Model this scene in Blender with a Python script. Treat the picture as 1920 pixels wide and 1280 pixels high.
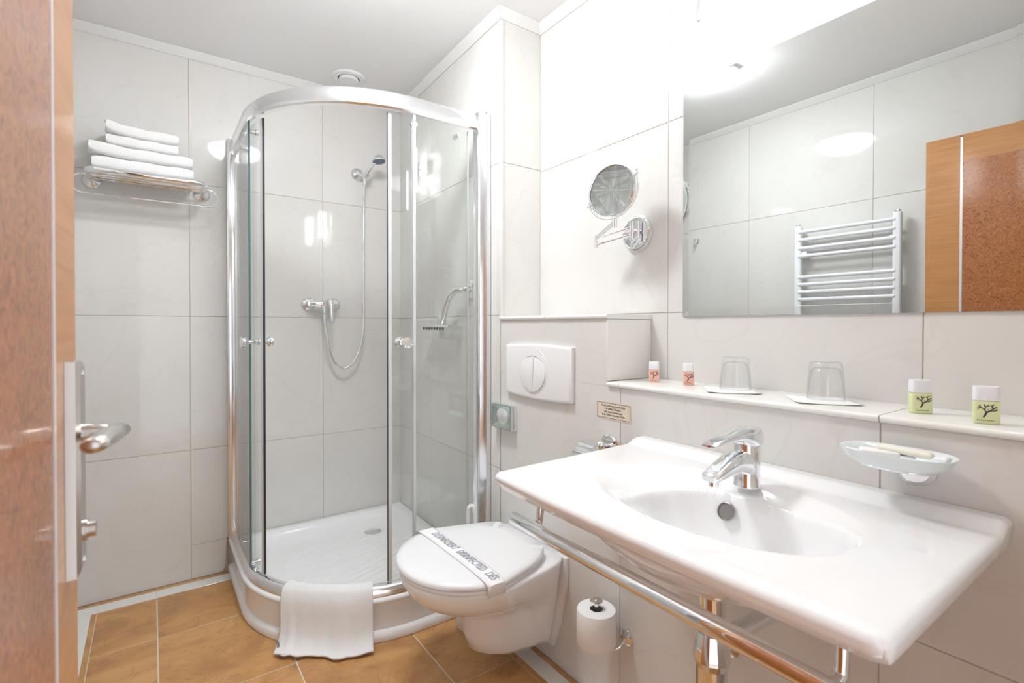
import bpy, bmesh, math, random
from mathutils import Vector, Matrix, Euler
random.seed(7)
PI = math.pi
sc = bpy.context.scene
for o in list(bpy.data.objects): bpy.data.objects.remove(o)
COL = sc.collection

# ------------------------------------------------------------------ camera, world, exposure
CAM_H = 1.2
cam_d = bpy.data.cameras.new('camera'); cam = bpy.data.objects.new('camera', cam_d); COL.objects.link(cam)
yaw, pit, rol = math.radians(35.467), math.radians(0.623), math.radians(-0.0557)
fw = Vector((math.sin(yaw)*math.cos(pit), math.cos(yaw)*math.cos(pit), -math.sin(pit)))
rt = Vector((math.cos(yaw), -math.sin(yaw), 0)); dn = fw.cross(rt)
rt2 = rt*math.cos(rol)+dn*math.sin(rol); up2 = rt*math.sin(rol)-dn*math.cos(rol)
cam.matrix_world = Matrix(((rt2.x, up2.x, -fw.x, 0), (rt2.y, up2.y, -fw.y, 0), (rt2.z, up2.z, -fw.z, CAM_H), (0, 0, 0, 1)))
cam_d.sensor_width = 36; cam_d.lens = 950.68/1920*36; cam_d.shift_y = -18.97/1920
cam_d.clip_start = 0.01
cam_d.dof.use_dof = True; cam_d.dof.focus_distance = 1.9; cam_d.dof.aperture_fstop = 6.3
sc.camera = cam
w = bpy.data.worlds.new('world'); sc.world = w; w.use_nodes = True
w.node_tree.nodes['Background'].inputs[0].default_value = (0.93, 0.96, 1.0, 1)
w.node_tree.nodes['Background'].inputs[1].default_value = 0.6
vs = sc.view_settings
vs.view_transform = 'Standard'; vs.look = 'None'; vs.gamma = 1; vs.use_curve_mapping = False
vs.exposure = 1.34
E_TUBE, E_CEIL = 8.0, 28.0

# ------------------------------------------------------------------ geometry helpers
class G:
    def __init__(s): s.v = []; s.f = []
    def add(s, V, F):
        n = len(s.v); s.v += [tuple(p) for p in V]; s.f += [tuple(i+n for i in f) for f in F]; return s
    def box(s, x0, x1, y0, y1, z0, z1):
        V = [(x, y, z) for x in (x0, x1) for y in (y0, y1) for z in (z0, z1)]
        return s.add(V, [(0, 1, 3, 2), (4, 6, 7, 5), (0, 4, 5, 1), (2, 3, 7, 6), (0, 2, 6, 4), (1, 5, 7, 3)])
    def rbox(s, x0, x1, y0, y1, z0, z1, r=.004, seg=2):
        bm = bmesh.new(); g = G().box(x0, x1, y0, y1, z0, z1)
        vv = [bm.verts.new(p) for p in g.v]
        for f in g.f: bm.faces.new([vv[i] for i in f])
        bmesh.ops.bevel(bm, geom=list(bm.edges), offset=r, segments=seg, affect='EDGES', profile=.5)
        bm.verts.index_update()
        s.add([v.co[:] for v in bm.verts], [[v.index for v in f.verts] for f in bm.faces]); bm.free(); return s
    def tube(s, pts, r, n=16, caps=True, closed=False, flat=1.0, upv=None):
        pts = [Vector(p) for p in pts]; m = len(pts)
        rs = r if isinstance(r, (list, tuple)) else [r]*m
        prev = None; rings = []
        for i, p in enumerate(pts):
            if closed: t = pts[(i+1) % m]-pts[i-1]
            else: t = pts[min(i+1, m-1)]-pts[max(i-1, 0)]
            t.normalize()
            if prev is None:
                a = Vector(upv) if upv else (Vector((0, 0, 1)) if abs(t.z) < .9 else Vector((0, 1, 0)))
                prev = (a-t*a.dot(t)).normalized()
            else: prev = (prev-t*prev.dot(t)).normalized()
            b = t.cross(prev)
            rings.append([p+rs[i]*(flat*math.cos(2*PI*k/n)*prev+math.sin(2*PI*k/n)*b) for k in range(n)])
        V = [q for R in rings for q in R]; F = []
        for i in range(m if closed else m-1):
            j = (i+1) % m
            for k in range(n): F.append((i*n+k, i*n+(k+1) % n, j*n+(k+1) % n, j*n+k))
        if caps and not closed: F += [tuple(range(n-1, -1, -1)), tuple((m-1)*n+k for k in range(n))]
        return s.add(V, F)
    def cyl(s, a, b, r, r2=None, n=24): return s.tube([a, b], [r, r if r2 is None else r2], n)
    def lathe(s, prof, c=(0, 0, 0), ax=(0, 0, 1), n=32, sx=1.0, sy=1.0, caps=True):
        ax = Vector(ax).normalized(); a = Vector((1, 0, 0)) if abs(ax.x) < .8 else Vector((0, 1, 0))
        u = (a-ax*a.dot(ax)).normalized(); b = ax.cross(u); c = Vector(c)
        V = [c+ax*h+r*(sx*math.cos(2*PI*k/n)*u+sy*math.sin(2*PI*k/n)*b) for r, h in prof for k in range(n)]
        F = [(i*n+k, i*n+(k+1) % n, (i+1)*n+(k+1) % n, (i+1)*n+k) for i in range(len(prof)-1) for k in range(n)]
        if caps and prof[0][0] > 1e-5: F.append(tuple(range(n-1, -1, -1)))
        if caps and prof[-1][0] > 1e-5: F.append(tuple((len(prof)-1)*n+k for k in range(n)))
        return s.add(V, F)
    def loft(s, rings, cap0=True, cap1=True, closed=True):
        n = len(rings[0]); V = [q for R in rings for q in R]; F = []
        for i in range(len(rings)-1):
            for k in range(n if closed else n-1): F.append((i*n+k, i*n+(k+1) % n, (i+1)*n+(k+1) % n, (i+1)*n+k))
        if cap0: F.append(tuple(range(n-1, -1, -1)))
        if cap1: F.append(tuple((len(rings)-1)*n+k for k in range(n)))
        return s.add(V, F)
    def grid(s, P):
        n = len(P[0]); V = [q for R in P for q in R]
        return s.add(V, [(i*n+k, i*n+k+1, (i+1)*n+k+1, (i+1)*n+k) for i in range(len(P)-1) for k in range(n-1)])
    def sphere(s, c, r, n=20, sz=1.0):
        pr = [(r*math.sin(PI*i/12), -r*sz*math.cos(PI*i/12)) for i in range(13)]
        pr[0] = (1e-6, pr[0][1]); pr[-1] = (1e-6, pr[-1][1])
        return s.lathe(pr, c, (0, 0, 1), n)
    def xf(s, M):
        s.v = [tuple(M @ Vector(p)) for p in s.v]; return s
    def obj(s, name, mat, parent=None, smooth=35, local=False):
        me = bpy.data.meshes.new(name); me.from_pydata(s.v, [], s.f); me.validate(); 
        bm = bmesh.new(); bm.from_mesh(me); bmesh.ops.remove_doubles(bm, verts=bm.verts, dist=1e-6)
        bmesh.ops.recalc_face_normals(bm, faces=bm.faces); bm.to_mesh(me); bm.free()
        if smooth:
            me.polygons.foreach_set('use_smooth', [True]*len(me.polygons))
            if smooth < 180: me.set_sharp_from_angle(angle=math.radians(smooth))
        me.materials.append(mat); return link(name, me, parent, local)
def world_loc(o):
    p = Vector(o.location)
    while o.parent: o = o.parent; p += Vector(o.location)
    return p
def link(name, data, parent=None, local=False):
    o = bpy.data.objects.new(name, data); COL.objects.link(o)
    if parent:
        o.parent = parent
        if not local: o.matrix_parent_inverse = Matrix.Translation(-wl(parent))
    return o
_WL = {}
def wl(o):     # every empty is translation-only while parts are added
    return _WL.get(o.name, Vector((0, 0, 0)))
def tag(o, label=None, cat=None, group=None, kind=None):
    if label: o['label'] = label
    if cat: o['category'] = cat
    if group: o['group'] = group
    if kind: o['kind'] = kind
    return o
def thing(name, label, cat, loc=(0, 0, 0), group=None):
    o = bpy.data.objects.new(name, None); COL.objects.link(o); o.location = loc; o.empty_display_size = .05
    _WL[o.name] = Vector(loc); return tag(o, label, cat, group)
def copy_tree(o, parent=None):
    c = o.copy(); COL.objects.link(c)
    if parent: c.parent = parent
    for ch in [k for k in bpy.data.objects if k.parent == o]: copy_tree(ch, c)
    return c
def arc_pts(c, r, a0, a1, n, z=None):
    return [(c[0]+r*math.cos(a0+(a1-a0)*i/n), c[1]+r*math.sin(a0+(a1-a0)*i/n)) + ((z,) if z is not None else ()) for i in range(n+1)]
def smooth_path(P, n=6):
    P = [Vector(p) for p in P]; out = []
    for i in range(len(P)-1):
        a = P[max(i-1, 0)]; b = P[i]; c = P[i+1]; d = P[min(i+2, len(P)-1)]
        for k in range(n):
            t = k/n; out.append(.5*((2*b)+(c-a)*t+(2*a-5*b+4*c-d)*t*t+(3*b-a-3*c+d)*t**3))
    out.append(P[-1]); return out
_font = {}
def text_mesh(name, s, size, mat, parent, M, ext=.0002, align='CENTER', shear=0, sx=1.0):
    cu = bpy.data.curves.new('t', 'FONT'); cu.body = s; cu.size = size; cu.extrude = ext; cu.align_x = align; cu.align_y = 'CENTER'
    cu.shear = shear; cu.resolution_u = 2
    t = bpy.data.objects.new('t', cu); COL.objects.link(t)
    me = bpy.data.meshes.new_from_object(t.evaluated_get(bpy.context.evaluated_depsgraph_get()))
    bpy.data.objects.remove(t); me.transform(M @ Matrix.Diagonal((sx, 1, 1, 1))); me.materials.clear(); me.materials.append(mat)
    return link(name, me, parent)

# ------------------------------------------------------------------ materials
def mat(name): 
    m = bpy.data.materials.new(name); m.use_nodes = True
    return m, m.node_tree, m.node_tree.nodes['Principled BSDF']
def L(nt, a, b): nt.links.new(a, b)
def simple(name, col, rough=.4, metal=0., spec=.5, coat=0., bump=None, emit=None, sheen=0):
    m, nt, b = mat(name)
    b.inputs['Base Color'].default_value = (*col, 1); b.inputs['Roughness'].default_value = rough
    b.inputs['Metallic'].default_value = metal; b.inputs['Specular IOR Level'].default_value = spec
    b.inputs['Coat Weight'].default_value = coat; b.inputs['Coat Roughness'].default_value = .03
    b.inputs['Sheen Weight'].default_value = sheen
    if bump:
        sc_, st, dist = bump
        tc = nt.nodes.new('ShaderNodeTexCoord'); n = nt.nodes.new('ShaderNodeTexNoise'); n.inputs['Scale'].default_value = sc_; n.inputs['Detail'].default_value = 3
        bp = nt.nodes.new('ShaderNodeBump'); bp.inputs['Strength'].default_value = st; bp.inputs['Distance'].default_value = dist
        L(nt, tc.outputs['Object'], n.inputs['Vector']); L(nt, n.outputs['Fac'], bp.inputs['Height']); L(nt, bp.outputs['Normal'], b.inputs['Normal'])
    if emit:
        b.inputs['Emission Color'].default_value = (*emit[0], 1); b.inputs['Emission Strength'].default_value = emit[1]
    return m
def ramp(nt, pts):
    r = nt.nodes.new('ShaderNodeValToRGB'); e = r.color_ramp.elements
    e[0].position, e[0].color = pts[0][0], (*pts[0][1], 1); e[1].position, e[1].color = pts[-1][0], (*pts[-1][1], 1)
    for p, c in pts[1:-1]:
        k = e.new(p); k.color = (*c, 1)
    return r
def tile_mat(name, base, dark, vein, rough=.05):
    m, nt, b = mat(name)
    tc = nt.nodes.new('ShaderNodeTexCoord'); oi = nt.nodes.new('ShaderNodeObjectInfo')
    mm = nt.nodes.new('ShaderNodeVectorMath'); mm.operation = 'MULTIPLY_ADD'
    cb = nt.nodes.new('ShaderNodeCombineXYZ')
    for i in range(3): L(nt, oi.outputs['Random'], cb.inputs[i])
    L(nt, cb.outputs[0], mm.inputs[0]); mm.inputs[1].default_value = (37, 53, 71); L(nt, tc.outputs['Object'], mm.inputs[2])
    n1 = nt.nodes.new('ShaderNodeTexNoise'); n1.inputs['Scale'].default_value = 3; n1.inputs['Detail'].default_value = 4; L(nt, mm.outputs[0], n1.inputs['Vector'])
    r1 = ramp(nt, [(.35, dark), (.65, base)]); L(nt, n1.outputs['Fac'], r1.inputs[0])
    n2 = nt.nodes.new('ShaderNodeTexNoise'); n2.inputs['Scale'].default_value = 2.6; n2.inputs['Detail'].default_value = 6; n2.inputs['Distortion'].default_value = 1.2; L(nt, mm.outputs[0], n2.inputs['Vector'])
    r2 = ramp(nt, [(.487, (0, 0, 0)), (.5, (1, 1, 1)), (.513, (0, 0, 0))]); L(nt, n2.outputs['Fac'], r2.inputs[0])
    mf = nt.nodes.new('ShaderNodeMath'); mf.operation = 'MULTIPLY'; mf.inputs[1].default_value = .16; L(nt, r2.outputs[0], mf.inputs[0])
    mx = nt.nodes.new('ShaderNodeMix'); mx.data_type = 'RGBA'; L(nt, mf.outputs[0], mx.inputs[0]); L(nt, r1.outputs[0], mx.inputs[6]); mx.inputs[7].default_value = (*vein, 1)
    L(nt, mx.outputs[2], b.inputs['Base Color']); b.inputs['Roughness'].default_value = rough
    b.inputs['Specular IOR Level'].default_value = .5
    return m
def glass_mat(name, tint, refl=1.0):
    m = bpy.data.materials.new(name); m.use_nodes = True; nt = m.node_tree; nt.nodes.clear()
    o = nt.nodes.new('ShaderNodeOutputMaterial'); mx = nt.nodes.new('ShaderNodeMixShader'); fr = nt.nodes.new('ShaderNodeLayerWeight'); fr.inputs[0].default_value = .5
    pw = nt.nodes.new('ShaderNodeMath'); pw.operation = 'POWER'; pw.inputs[1].default_value = 5; L(nt, fr.outputs['Facing'], pw.inputs[0])
    ml = nt.nodes.new('ShaderNodeMath'); ml.operation = 'MULTIPLY_ADD'; ml.inputs[1].default_value = .93*refl; ml.inputs[2].default_value = .042*refl
    t = nt.nodes.new('ShaderNodeBsdfTransparent'); t.inputs[0].default_value = (*tint, 1)
    g = nt.nodes.new('ShaderNodeBsdfGlossy'); g.inputs['Roughness'].default_value = .005
    L(nt, pw.outputs[0], ml.inputs[0]); L(nt, ml.outputs[0], mx.inputs[0]); L(nt, t.outputs[0], mx.inputs[1]); L(nt, g.outputs[0], mx.inputs[2]); L(nt, mx.outputs[0], o.inputs[0])
    return m
def wood_mat(name, c0, c1, c2, scale, burl=False, rough=.25):
    m, nt, b = mat(name)
    tc = nt.nodes.new('ShaderNodeTexCoord'); mp = nt.nodes.new('ShaderNodeMapping'); L(nt, tc.outputs['Object'], mp.inputs[0]); mp.inputs['Scale'].default_value = scale
    n = nt.nodes.new('ShaderNodeTexNoise'); L(nt, mp.outputs[0], n.inputs['Vector'])
    n.inputs['Scale'].default_value = 45 if burl else 6; n.inputs['Detail'].default_value = 5; n.inputs['Distortion'].default_value = 3.5 if burl else .6
    r = ramp(nt, [(.3, c0), (.5, c1), (.7, c2)]); L(nt, n.outputs['Fac'], r.inputs[0]); L(nt, r.outputs[0], b.inputs['Base Color'])
    b.inputs['Roughness'].default_value = .38; b.inputs['Coat Weight'].default_value = 0.45 if burl else .22; b.inputs['Coat Roughness'].default_value = .12
    return m

M_TILE = tile_mat('wall_tile', (.775, .762, .742), (.745, .729, .705), (.61, .56, .50))
M_GROUT = simple('grout', (.55, .46, .37), .8)
M_GROUT_L = simple('grout_light', (.78, .72, .64), .7)
M_WHITETILE = simple('white_tile', (.86, .85, .82), .08)
M_CEIL = simple('ceiling_paint', (.93, .935, .94), .9)
M_TRIM = simple('white_trim', (.86, .86, .85), .5)
M_CER = simple('ceramic', (.93, .935, .945), .05, coat=.4)
M_ACR = simple('acrylic', (.93, .935, .945), .10, coat=.3)
M_PLAST = simple('white_plastic', (.90, .905, .92), .25)
M_CHROME = simple('chrome', (.86, .88, .90), .04, 1.0)
M_ALU = simple('polished_aluminium', (.90, .91, .93), .16, 1.0)
M_NICKEL = simple('brushed_nickel', (.62, .59, .56), .26, 1.0)
M_SATIN = simple('satin_strip', (.80, .80, .84), .3, .3)
M_MIRROR = simple('mirror_silver', (.70, .725, .715), .0, 1.0)
M_GEDGE = simple('glass_edge', (.09, .19, .19), .1)
M_GLASS = glass_mat('shower_glass', (.984, .994, .989), .95)
M_GLASSW = glass_mat('tumbler_glass', (.985, .99, .992), 1.5)
M_SEAL = simple('dark_seal', (.035, .025, .03), .35)
M_SEALW = simple('pale_seal', (.66, .69, .71), .3)
M_RUB = simple('rubber', (.05, .05, .055), .5)
M_TOWEL = simple('terry', (.95, .95, .955), .95, bump=(420, .7, .004), sheen=.3)
M_PAPER = simple('paper', (.93, .93, .93), .9, bump=(160, .25, .002))
M_NAP = simple('napkin', (.9, .9, .9), .8)
M_CARD = simple('sign_cream', (.80, .70, .58), .5)
M_INK = simple('ink', (.06, .05, .05), .6)
M_INKB = simple('blue_grey_ink', (.36, .39, .47), .6)
M_INKR = simple('brown_ink', (.20, .06, .05), .6)
M_PINK = simple('pink_gel', (.92, .56, .46), .15)
M_GREEN = simple('green_gel', (.80, .86, .50), .12)
M_CAP = simple('bottle_cap', (.86, .88, .92), .3)
M_DARK = simple('dark_hole', (.10, .09, .08), .5)
M_HOLE = simple('overflow_ring', (.30, .28, .27), .3, .6)
M_SOAP = simple('soap', (.87, .85, .74), .6)
M_RAD = simple('radiator_enamel', (.85, .87, .92), .2)
M_FROST = simple('frosted_glass', (.80, .86, .88), .25)
M_BRISTLE = simple('brush_plastic', (.86, .86, .86), .3)
M_NOZ = simple('nozzle_plate', (.10, .17, .23), .3)
M_SILI = simple('aged_silicone', (.42, .32, .22), .7, bump=(60, .5, .003))
M_TUBE = simple('lamp_tube', (.9, .9, .9), .3, emit=((.95, .978, 1), E_TUBE))
M_DOME = simple('lamp_dome', (.9, .9, .9), .3, emit=((.95, .978, 1), E_CEIL))
M_WOOD = wood_mat('cherry_stile', (.50, .215, .07), (.565, .255, .085), (.61, .29, .10), (1, .9, 16))
M_BURL = wood_mat('burl_panel', (.24, .07, .021), (.43, .145, .04), (.56, .21, .065), (1, 1, 1), True)
M_WOODE = simple('door_edge_lipping', (.42, .17, .06), .35)
def slate(name):
    m, nt, b = mat(name)
    tc = nt.nodes.new('ShaderNodeTexCoord'); oi = nt.nodes.new('ShaderNodeObjectInfo')
    cb = nt.nodes.new('ShaderNodeCombineXYZ'); 
    for i in range(3): L(nt, oi.outputs['Random'], cb.inputs[i])
    mm = nt.nodes.new('ShaderNodeVectorMath'); mm.operation = 'MULTIPLY_ADD'; L(nt, cb.outputs[0], mm.inputs[0]); mm.inputs[1].default_value = (9, 23, 41); L(nt, tc.outputs['Object'], mm.inputs[2])
    mp = nt.nodes.new('ShaderNodeMapping'); L(nt, mm.outputs[0], mp.inputs[0]); mp.inputs['Rotation'].default_value = (0, 0, .9); mp.inputs['Scale'].default_value = (1, 1.35, 1)
    n = nt.nodes.new('ShaderNodeTexNoise'); n.inputs['Scale'].default_value = 4.0; n.inputs['Detail'].default_value = 9; n.inputs['Distortion'].default_value = 1.0; n.inputs['Roughness'].default_value = .55; L(nt, mp.outputs[0], n.inputs['Vector'])
    r = ramp(nt, [(.28, (.36, .18, .085)), (.42, (.53, .27, .10)), (.55, (.63, .34, .13)), (.72, (.69, .41, .17))]); L(nt, n.outputs['Fac'], r.inputs[0])
    n3 = nt.nodes.new('ShaderNodeTexNoise'); n3.inputs['Scale'].default_value = 5; n3.inputs['Detail'].default_value = 9; n3.inputs['Distortion'].default_value = 2; L(nt, mp.outputs[0], n3.inputs['Vector'])
    r3 = ramp(nt, [(.488, (0, 0, 0)), (.5, (1, 1, 1)), (.512, (0, 0, 0))]); L(nt, n3.outputs['Fac'], r3.inputs[0])
    mf = nt.nodes.new('ShaderNodeMath'); mf.operation = 'MULTIPLY'; mf.inputs[1].default_value = .4; L(nt, r3.outputs[0], mf.inputs[0])
    mx = nt.nodes.new('ShaderNodeMix'); mx.data_type = 'RGBA'; L(nt, mf.outputs[0], mx.inputs[0]); L(nt, r.outputs[0], mx.inputs[6]); mx.inputs[7].default_value = (.26, .13, .07, 1)
    L(nt, mx.outputs[2], b.inputs['Base Color']); b.inputs['Roughness'].default_value = .33
    bp = nt.nodes.new('ShaderNodeBump'); bp.inputs['Strength'].default_value = .35; bp.inputs['Distance'].default_value = .006; L(nt, n3.outputs['Fac'], bp.inputs['Height']); L(nt, bp.outputs[0], b.inputs['Normal'])
    return m
M_SLATE = slate('slate_tile')

# ------------------------------------------------------------------ room shell
XL, X1, X2, YB, YC, YF, ZC = -.32, 1.165, 1.371, 2.82, 1.715, -.10, 2.478
def skx(y): return X1+max(0, y-YC)*.032          # the shower's side wall runs slightly out of square
def struct(o): o['kind'] = 'structure'; return o
def tiled_wall(name, origin, du, dv, us, vs_, holes=(), thick=.10, m=M_TILE, skip=None, gap=.0022):
    """backing slab + one object per tile. origin: corner; du: unit vector along wall; tiles face n = du x z (or reverse by dv)"""
    o0 = Vector(origin); du = Vector(du).normalized(); n = Vector(dv).normalized()
    g = G(); u0, u1, v0, v1 = us[0], us[-1], vs_[0], vs_[-1]
    def P(u, z, d): q = o0+du*u+n*d; return (q.x, q.y, z)
    def blk(gg, a, b, c, d, t0, t1, ch=0):
        V = [P(a, c, t0), P(b, c, t0), P(b, d, t0), P(a, d, t0), P(a, c, t1-ch), P(b, c, t1-ch), P(b, d, t1-ch), P(a, d, t1-ch)]
        F = [(0, 1, 2, 3), (0, 1, 5, 4), (1, 2, 6, 5), (2, 3, 7, 6), (3, 0, 4, 7)]
        if ch:
            V += [P(a+ch, c+ch, t1), P(b-ch, c+ch, t1), P(b-ch, d-ch, t1), P(a+ch, d-ch, t1)]
            F += [(4, 5, 9, 8), (5, 6, 10, 9), (6, 7, 11, 10), (7, 4, 8, 11), (8, 9, 10, 11)]
        else: F.append((4, 5, 6, 7))
        gg.add(V, F)
    blk(g, u0, u1, v0, v1, -thick, -.0018)
    wall = struct(g.obj(name, M_GROUT, smooth=0))
    for i in range(len(us)-1):
        cuts = vs_ if skip is None else skip(i, vs_)
        for j in range(len(cuts)-1):
            t = G(); blk(t, us[i]+gap/2, us[i+1]-gap/2, cuts[j]+gap/2, cuts[j+1]-gap/2, -.0017, 0, .0007)
            t.obj('tile', m, wall, smooth=0)
    return wall
ROWS = [0, .16, .613, 1.243, 1.868, ZC]
tiled_wall('wall_back', (XL, YB, 0), (1, 0, 0), (0, -1, 0), [0, .15-XL, .757-XL, 1.25-XL], ROWS,
           skip=lambda i, v: [0, .613, 1.243, 1.868, ZC] if i == 0 else v)
tiled_wall('wall_shower_side', (X1, YC, 0), (.032, 1, 0), (-1, .032, 0), [.003, .68, YB-YC+.05], ROWS[:1]+ROWS[2:], thick=.06)
tiled_wall('wall_column_face', (X1, YC, 0), (1, 0, 0), (0, -1, 0), [.008, X2-X1+.05], [1.235, 1.868, ZC], thick=.06)
tiled_wall('wall_right_lower', (X1, YF-.05, 0), (0, 1, 0), (-1, 0, 0), [0, .389-YF+.05, 1.065-YF+.05], [0, .61, 1.012], thick=.05)
tiled_wall('wall_right_cistern', (X1, 1.065, 0), (0, 1, 0), (-1, 0, 0), [0, YC-1.065], [0, .61, 1.012], thick=.05)
tiled_wall('wall_right_cistern_top', (X1, 1.122, 0), (0, 1, 0), (-1, 0, 0), [0, YC-1.122], [1.0112, 1.2225], thick=.05, gap=.0002)
tiled_wall('wall_right', (X2, YF-.05, 0), (0, 1, 0), (-1, 0, 0), [0, .38-YF+.05, 1.051-YF+.05, YC-YF+.05], [0, .613, 1.243, 1.861, ZC])
tiled_wall('wall_left', (XL, YF, 0), (0, 1, 0), (1, 0, 0), [0, .389-YF, 1.059-YF, 1.729-YF, 2.40-YF, YB-YF], [0, .61, 1.24, 1.86, ZC])
# front wall around the doorway the camera looks in from
DX0, DX1, DTOP = -.150, .62, 2.03
g = G().box(XL-.1, DX0-.002, YF-.12, YF, 0, ZC).box(DX1, X2+.1, YF-.12, YF, 0, ZC).box(DX0-.002, DX1, YF-.12, YF, DTOP, ZC)
struct(g.obj('wall_front', simple('plain_wall', (.78, .74, .68), .4), smooth=0))
struct(G().box(XL-.1, X2+.12, YF-.12, YB+.1, ZC, ZC+.05).obj('ceiling', M_CEIL, smooth=0))

# floor: mortar bed, field tiles, pale border strips
fl = struct(G().box(XL-.1, X2+.1, YF-.9, YB+.1, -.06, -.002).obj('floor', M_GROUT_L, smooth=0))
def ftile(x0, x1, y0, y1, m, nm='tile', gp=.0048):
    g = G(); c = .0008; a, b, d, e = x0+gp/2, x1-gp/2, y0+gp/2, y1-gp/2
    g.add([(a, d, -.004), (b, d, -.004), (b, e, -.004), (a, e, -.004), (a, d, -c), (b, d, -c), (b, e, -c), (a, e, -c), (a+c, d+c, 0), (b-c, d+c, 0), (b-c, e-c, 0), (a+c, e-c, 0)],
          [(0, 1, 5, 4), (1, 2, 6, 5), (2, 3, 7, 6), (3, 0, 4, 7), (4, 5, 9, 8), (5, 6, 10, 9), (6, 7, 11, 10), (7, 4, 8, 11), (8, 9, 10, 11)])
    return g.obj(nm, m, fl, smooth=0)
fx = [-.19, .015, .417, .825, 1.063]; fy = [-.80, -.72, -.28, .16, .60, 1.04, 1.478, 1.908, 2.362, 2.70]
for i in range(4):
    for j in range(len(fy)-1): ftile(fx[i], fx[i+1], fy[j], fy[j+1], M_SLATE)
M_STRIPB = M_SLATE
def run_x(y0, y1, m, nm, xs):
    for a, b in zip(xs, xs[1:]): ftile(a, b, y0, y1, m, nm, .0014)
def run_y(x0, x1, m, nm, ys):
    for a, b in zip(ys, ys[1:]): ftile(x0, x1, a, b, m, nm, .0014)
run_x(2.70, 2.716, M_SLATE, 'border_strip', [-.208, -.19, .015, .417, .825, 1.083])
run_x(2.716, 2.790, M_WHITETILE, 'border_tile', [-.285, -.19, .015, .417, .825, 1.145])
run_x(2.790, 2.819, M_SLATE, 'border_strip', [-.319, -.19, .015, .417, .825, 1.164])
run_y(-.208, -.19, M_SLATE, 'border_strip', fy[:-1]+[2.70])
run_y(-.285, -.208, M_WHITETILE, 'border_tile', fy[:-1]+[2.716])
run_y(-.319, -.285, M_SLATE, 'border_strip', fy[:-1]+[2.79])
run_y(1.063, 1.083, M_SLATE, 'border_strip', fy[:-1]+[2.70])
run_y(1.083, 1.145, M_WHITETILE, 'border_tile', fy[:-1]+[2.716])
run_y(1.145, 1.164, M_SLATE, 'border_strip', fy[:-1]+[2.79])

# white coving under the ceiling
def coving(n, pts, inward):
    prof = [(0, -.032), (.004, -.032), (.010, -.026), (.026, -.010), (.032, -.004), (.032, 0), (0, 0)]
    rings = []
    for p, d in zip(pts, inward): rings.append([(p[0]+d[0]*a, p[1]+d[1]*a, ZC-.0005+b) for a, b in prof])
    struct(G().loft(rings, True, True).obj('trim_%d' % n, M_TRIM, smooth=40))
xb = skx(YB)
coving(1, [(XL, YB-.0005), (xb, YB-.0005)], [(1, -1), (-1, -1)])
coving(2, [(xb-.0005, YB), (X1-.0005, YC)], [(-1, -1), (-1, -1)])
coving(3, [(X1, YC-.0005), (X2, YC-.0005)], [(-1, -1), (-1, -1)])
coving(4, [(X2-.0005, YC), (X2-.0005, YF)], [(-1, -1), (-1, 1)])
coving(5, [(XL+.0005, YB), (XL+.0005, YF)], [(1, -1), (1, 1)])
# white bullnose edging of the column, the cistern box and the shelf
struct(G().rbox(X1-.005, X1+.010, YC-.005, YC+.006, 1.236, ZC-.033, .004, 2).obj('trim_6', M_WHITETILE))
# cistern box top + end face
box = struct(G().box(X1+.004, X2-.001, 1.124, YC-.003, 1.20, 1.2225).obj('trim_7', M_GROUT_L, smooth=0))
def lip_tile(x0, x1, y0, y1, z0, z1, par, round_x0=True):
    g = G(); n = 6; r = (z1-z0)/2; prof = []
    for k in range(n+1):
        a = -PI/2-PI*k/n; prof.append((x0+r+r*math.cos(a), z0+r+r*math.sin(a)))
    prof = [(x1, z0)]+prof+[(x1, z1)]
    g.loft([[(a, y, b) for a, b in prof] for y in (y0, y1)]); return g.obj('tile', M_WHITETILE, par, smooth=50)
lip_tile(X1-.009, X2-.0005, 1.116, 1.42, 1.2225, 1.238, box); lip_tile(X1-.009, X2-.0005, 1.422, YC-.0015, 1.2225, 1.238, box)
G().rbox(X1-.003, X2-.0005, 1.1165, 1.123, 1.0265, 1.222, .003, 2).obj('tile', M_WHITETILE, box)
shelf = struct(G().box(X1+.004, X2-.001, YF-.05, 1.12, .99, 1.0115).obj('trim_8', M_GROUT_L, smooth=0))
for a, b in ((YF-.05, .3875), (.3905, 1.0635), (1.0665, 1.1155)): lip_tile(X1-.010, X2-.0005, a, b, 1.0115, 1.026, shelf)
ZS = 1.0262

# ------------------------------------------------------------------ lamps
t = thing('ceiling_lamp', 'round white opal dome light fixed to the ceiling', 'lamp', (.50, 1.51, ZC))
G().lathe([(.168, 0), (.172, -.006), (.172, -.018), (.165, -.022), (.001, -.022)], (.50, 1.51, ZC-.0005), n=48).obj('base_plate', M_PLAST, t)
G().lathe([(.160, -.021)]+[(.160*math.cos(a), -.021-.075*math.sin(a)) for a in [i*PI/20 for i in range(1, 10)]]+[(.001, -.096)], (.50, 1.51, ZC), n=48).obj('shade', M_DOME, t)
t = thing('mirror_lamp', 'two-tube bathroom lamp with chrome back plate above the wall mirror', 'lamp', (X2, .60, 2.15))
G().rbox(X2-.026, X2-.001, .28, .93, 2.113, 2.20, .003).obj('back_plate', M_CHROME, t)
for y in (.838, .36):
    G().lathe([(.001, -.004), (.018, 0), (.028, .008), (.033, .022), (.033, .25), (.030, .262), (.001, .262)], (1.288, y, 2.005), n=32).obj('tube_shade', M_TUBE, t)
    G().cyl((1.315, y, 2.156), (X2-.024, y, 2.156), .014).obj('arm', M_CHROME, t)

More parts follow.
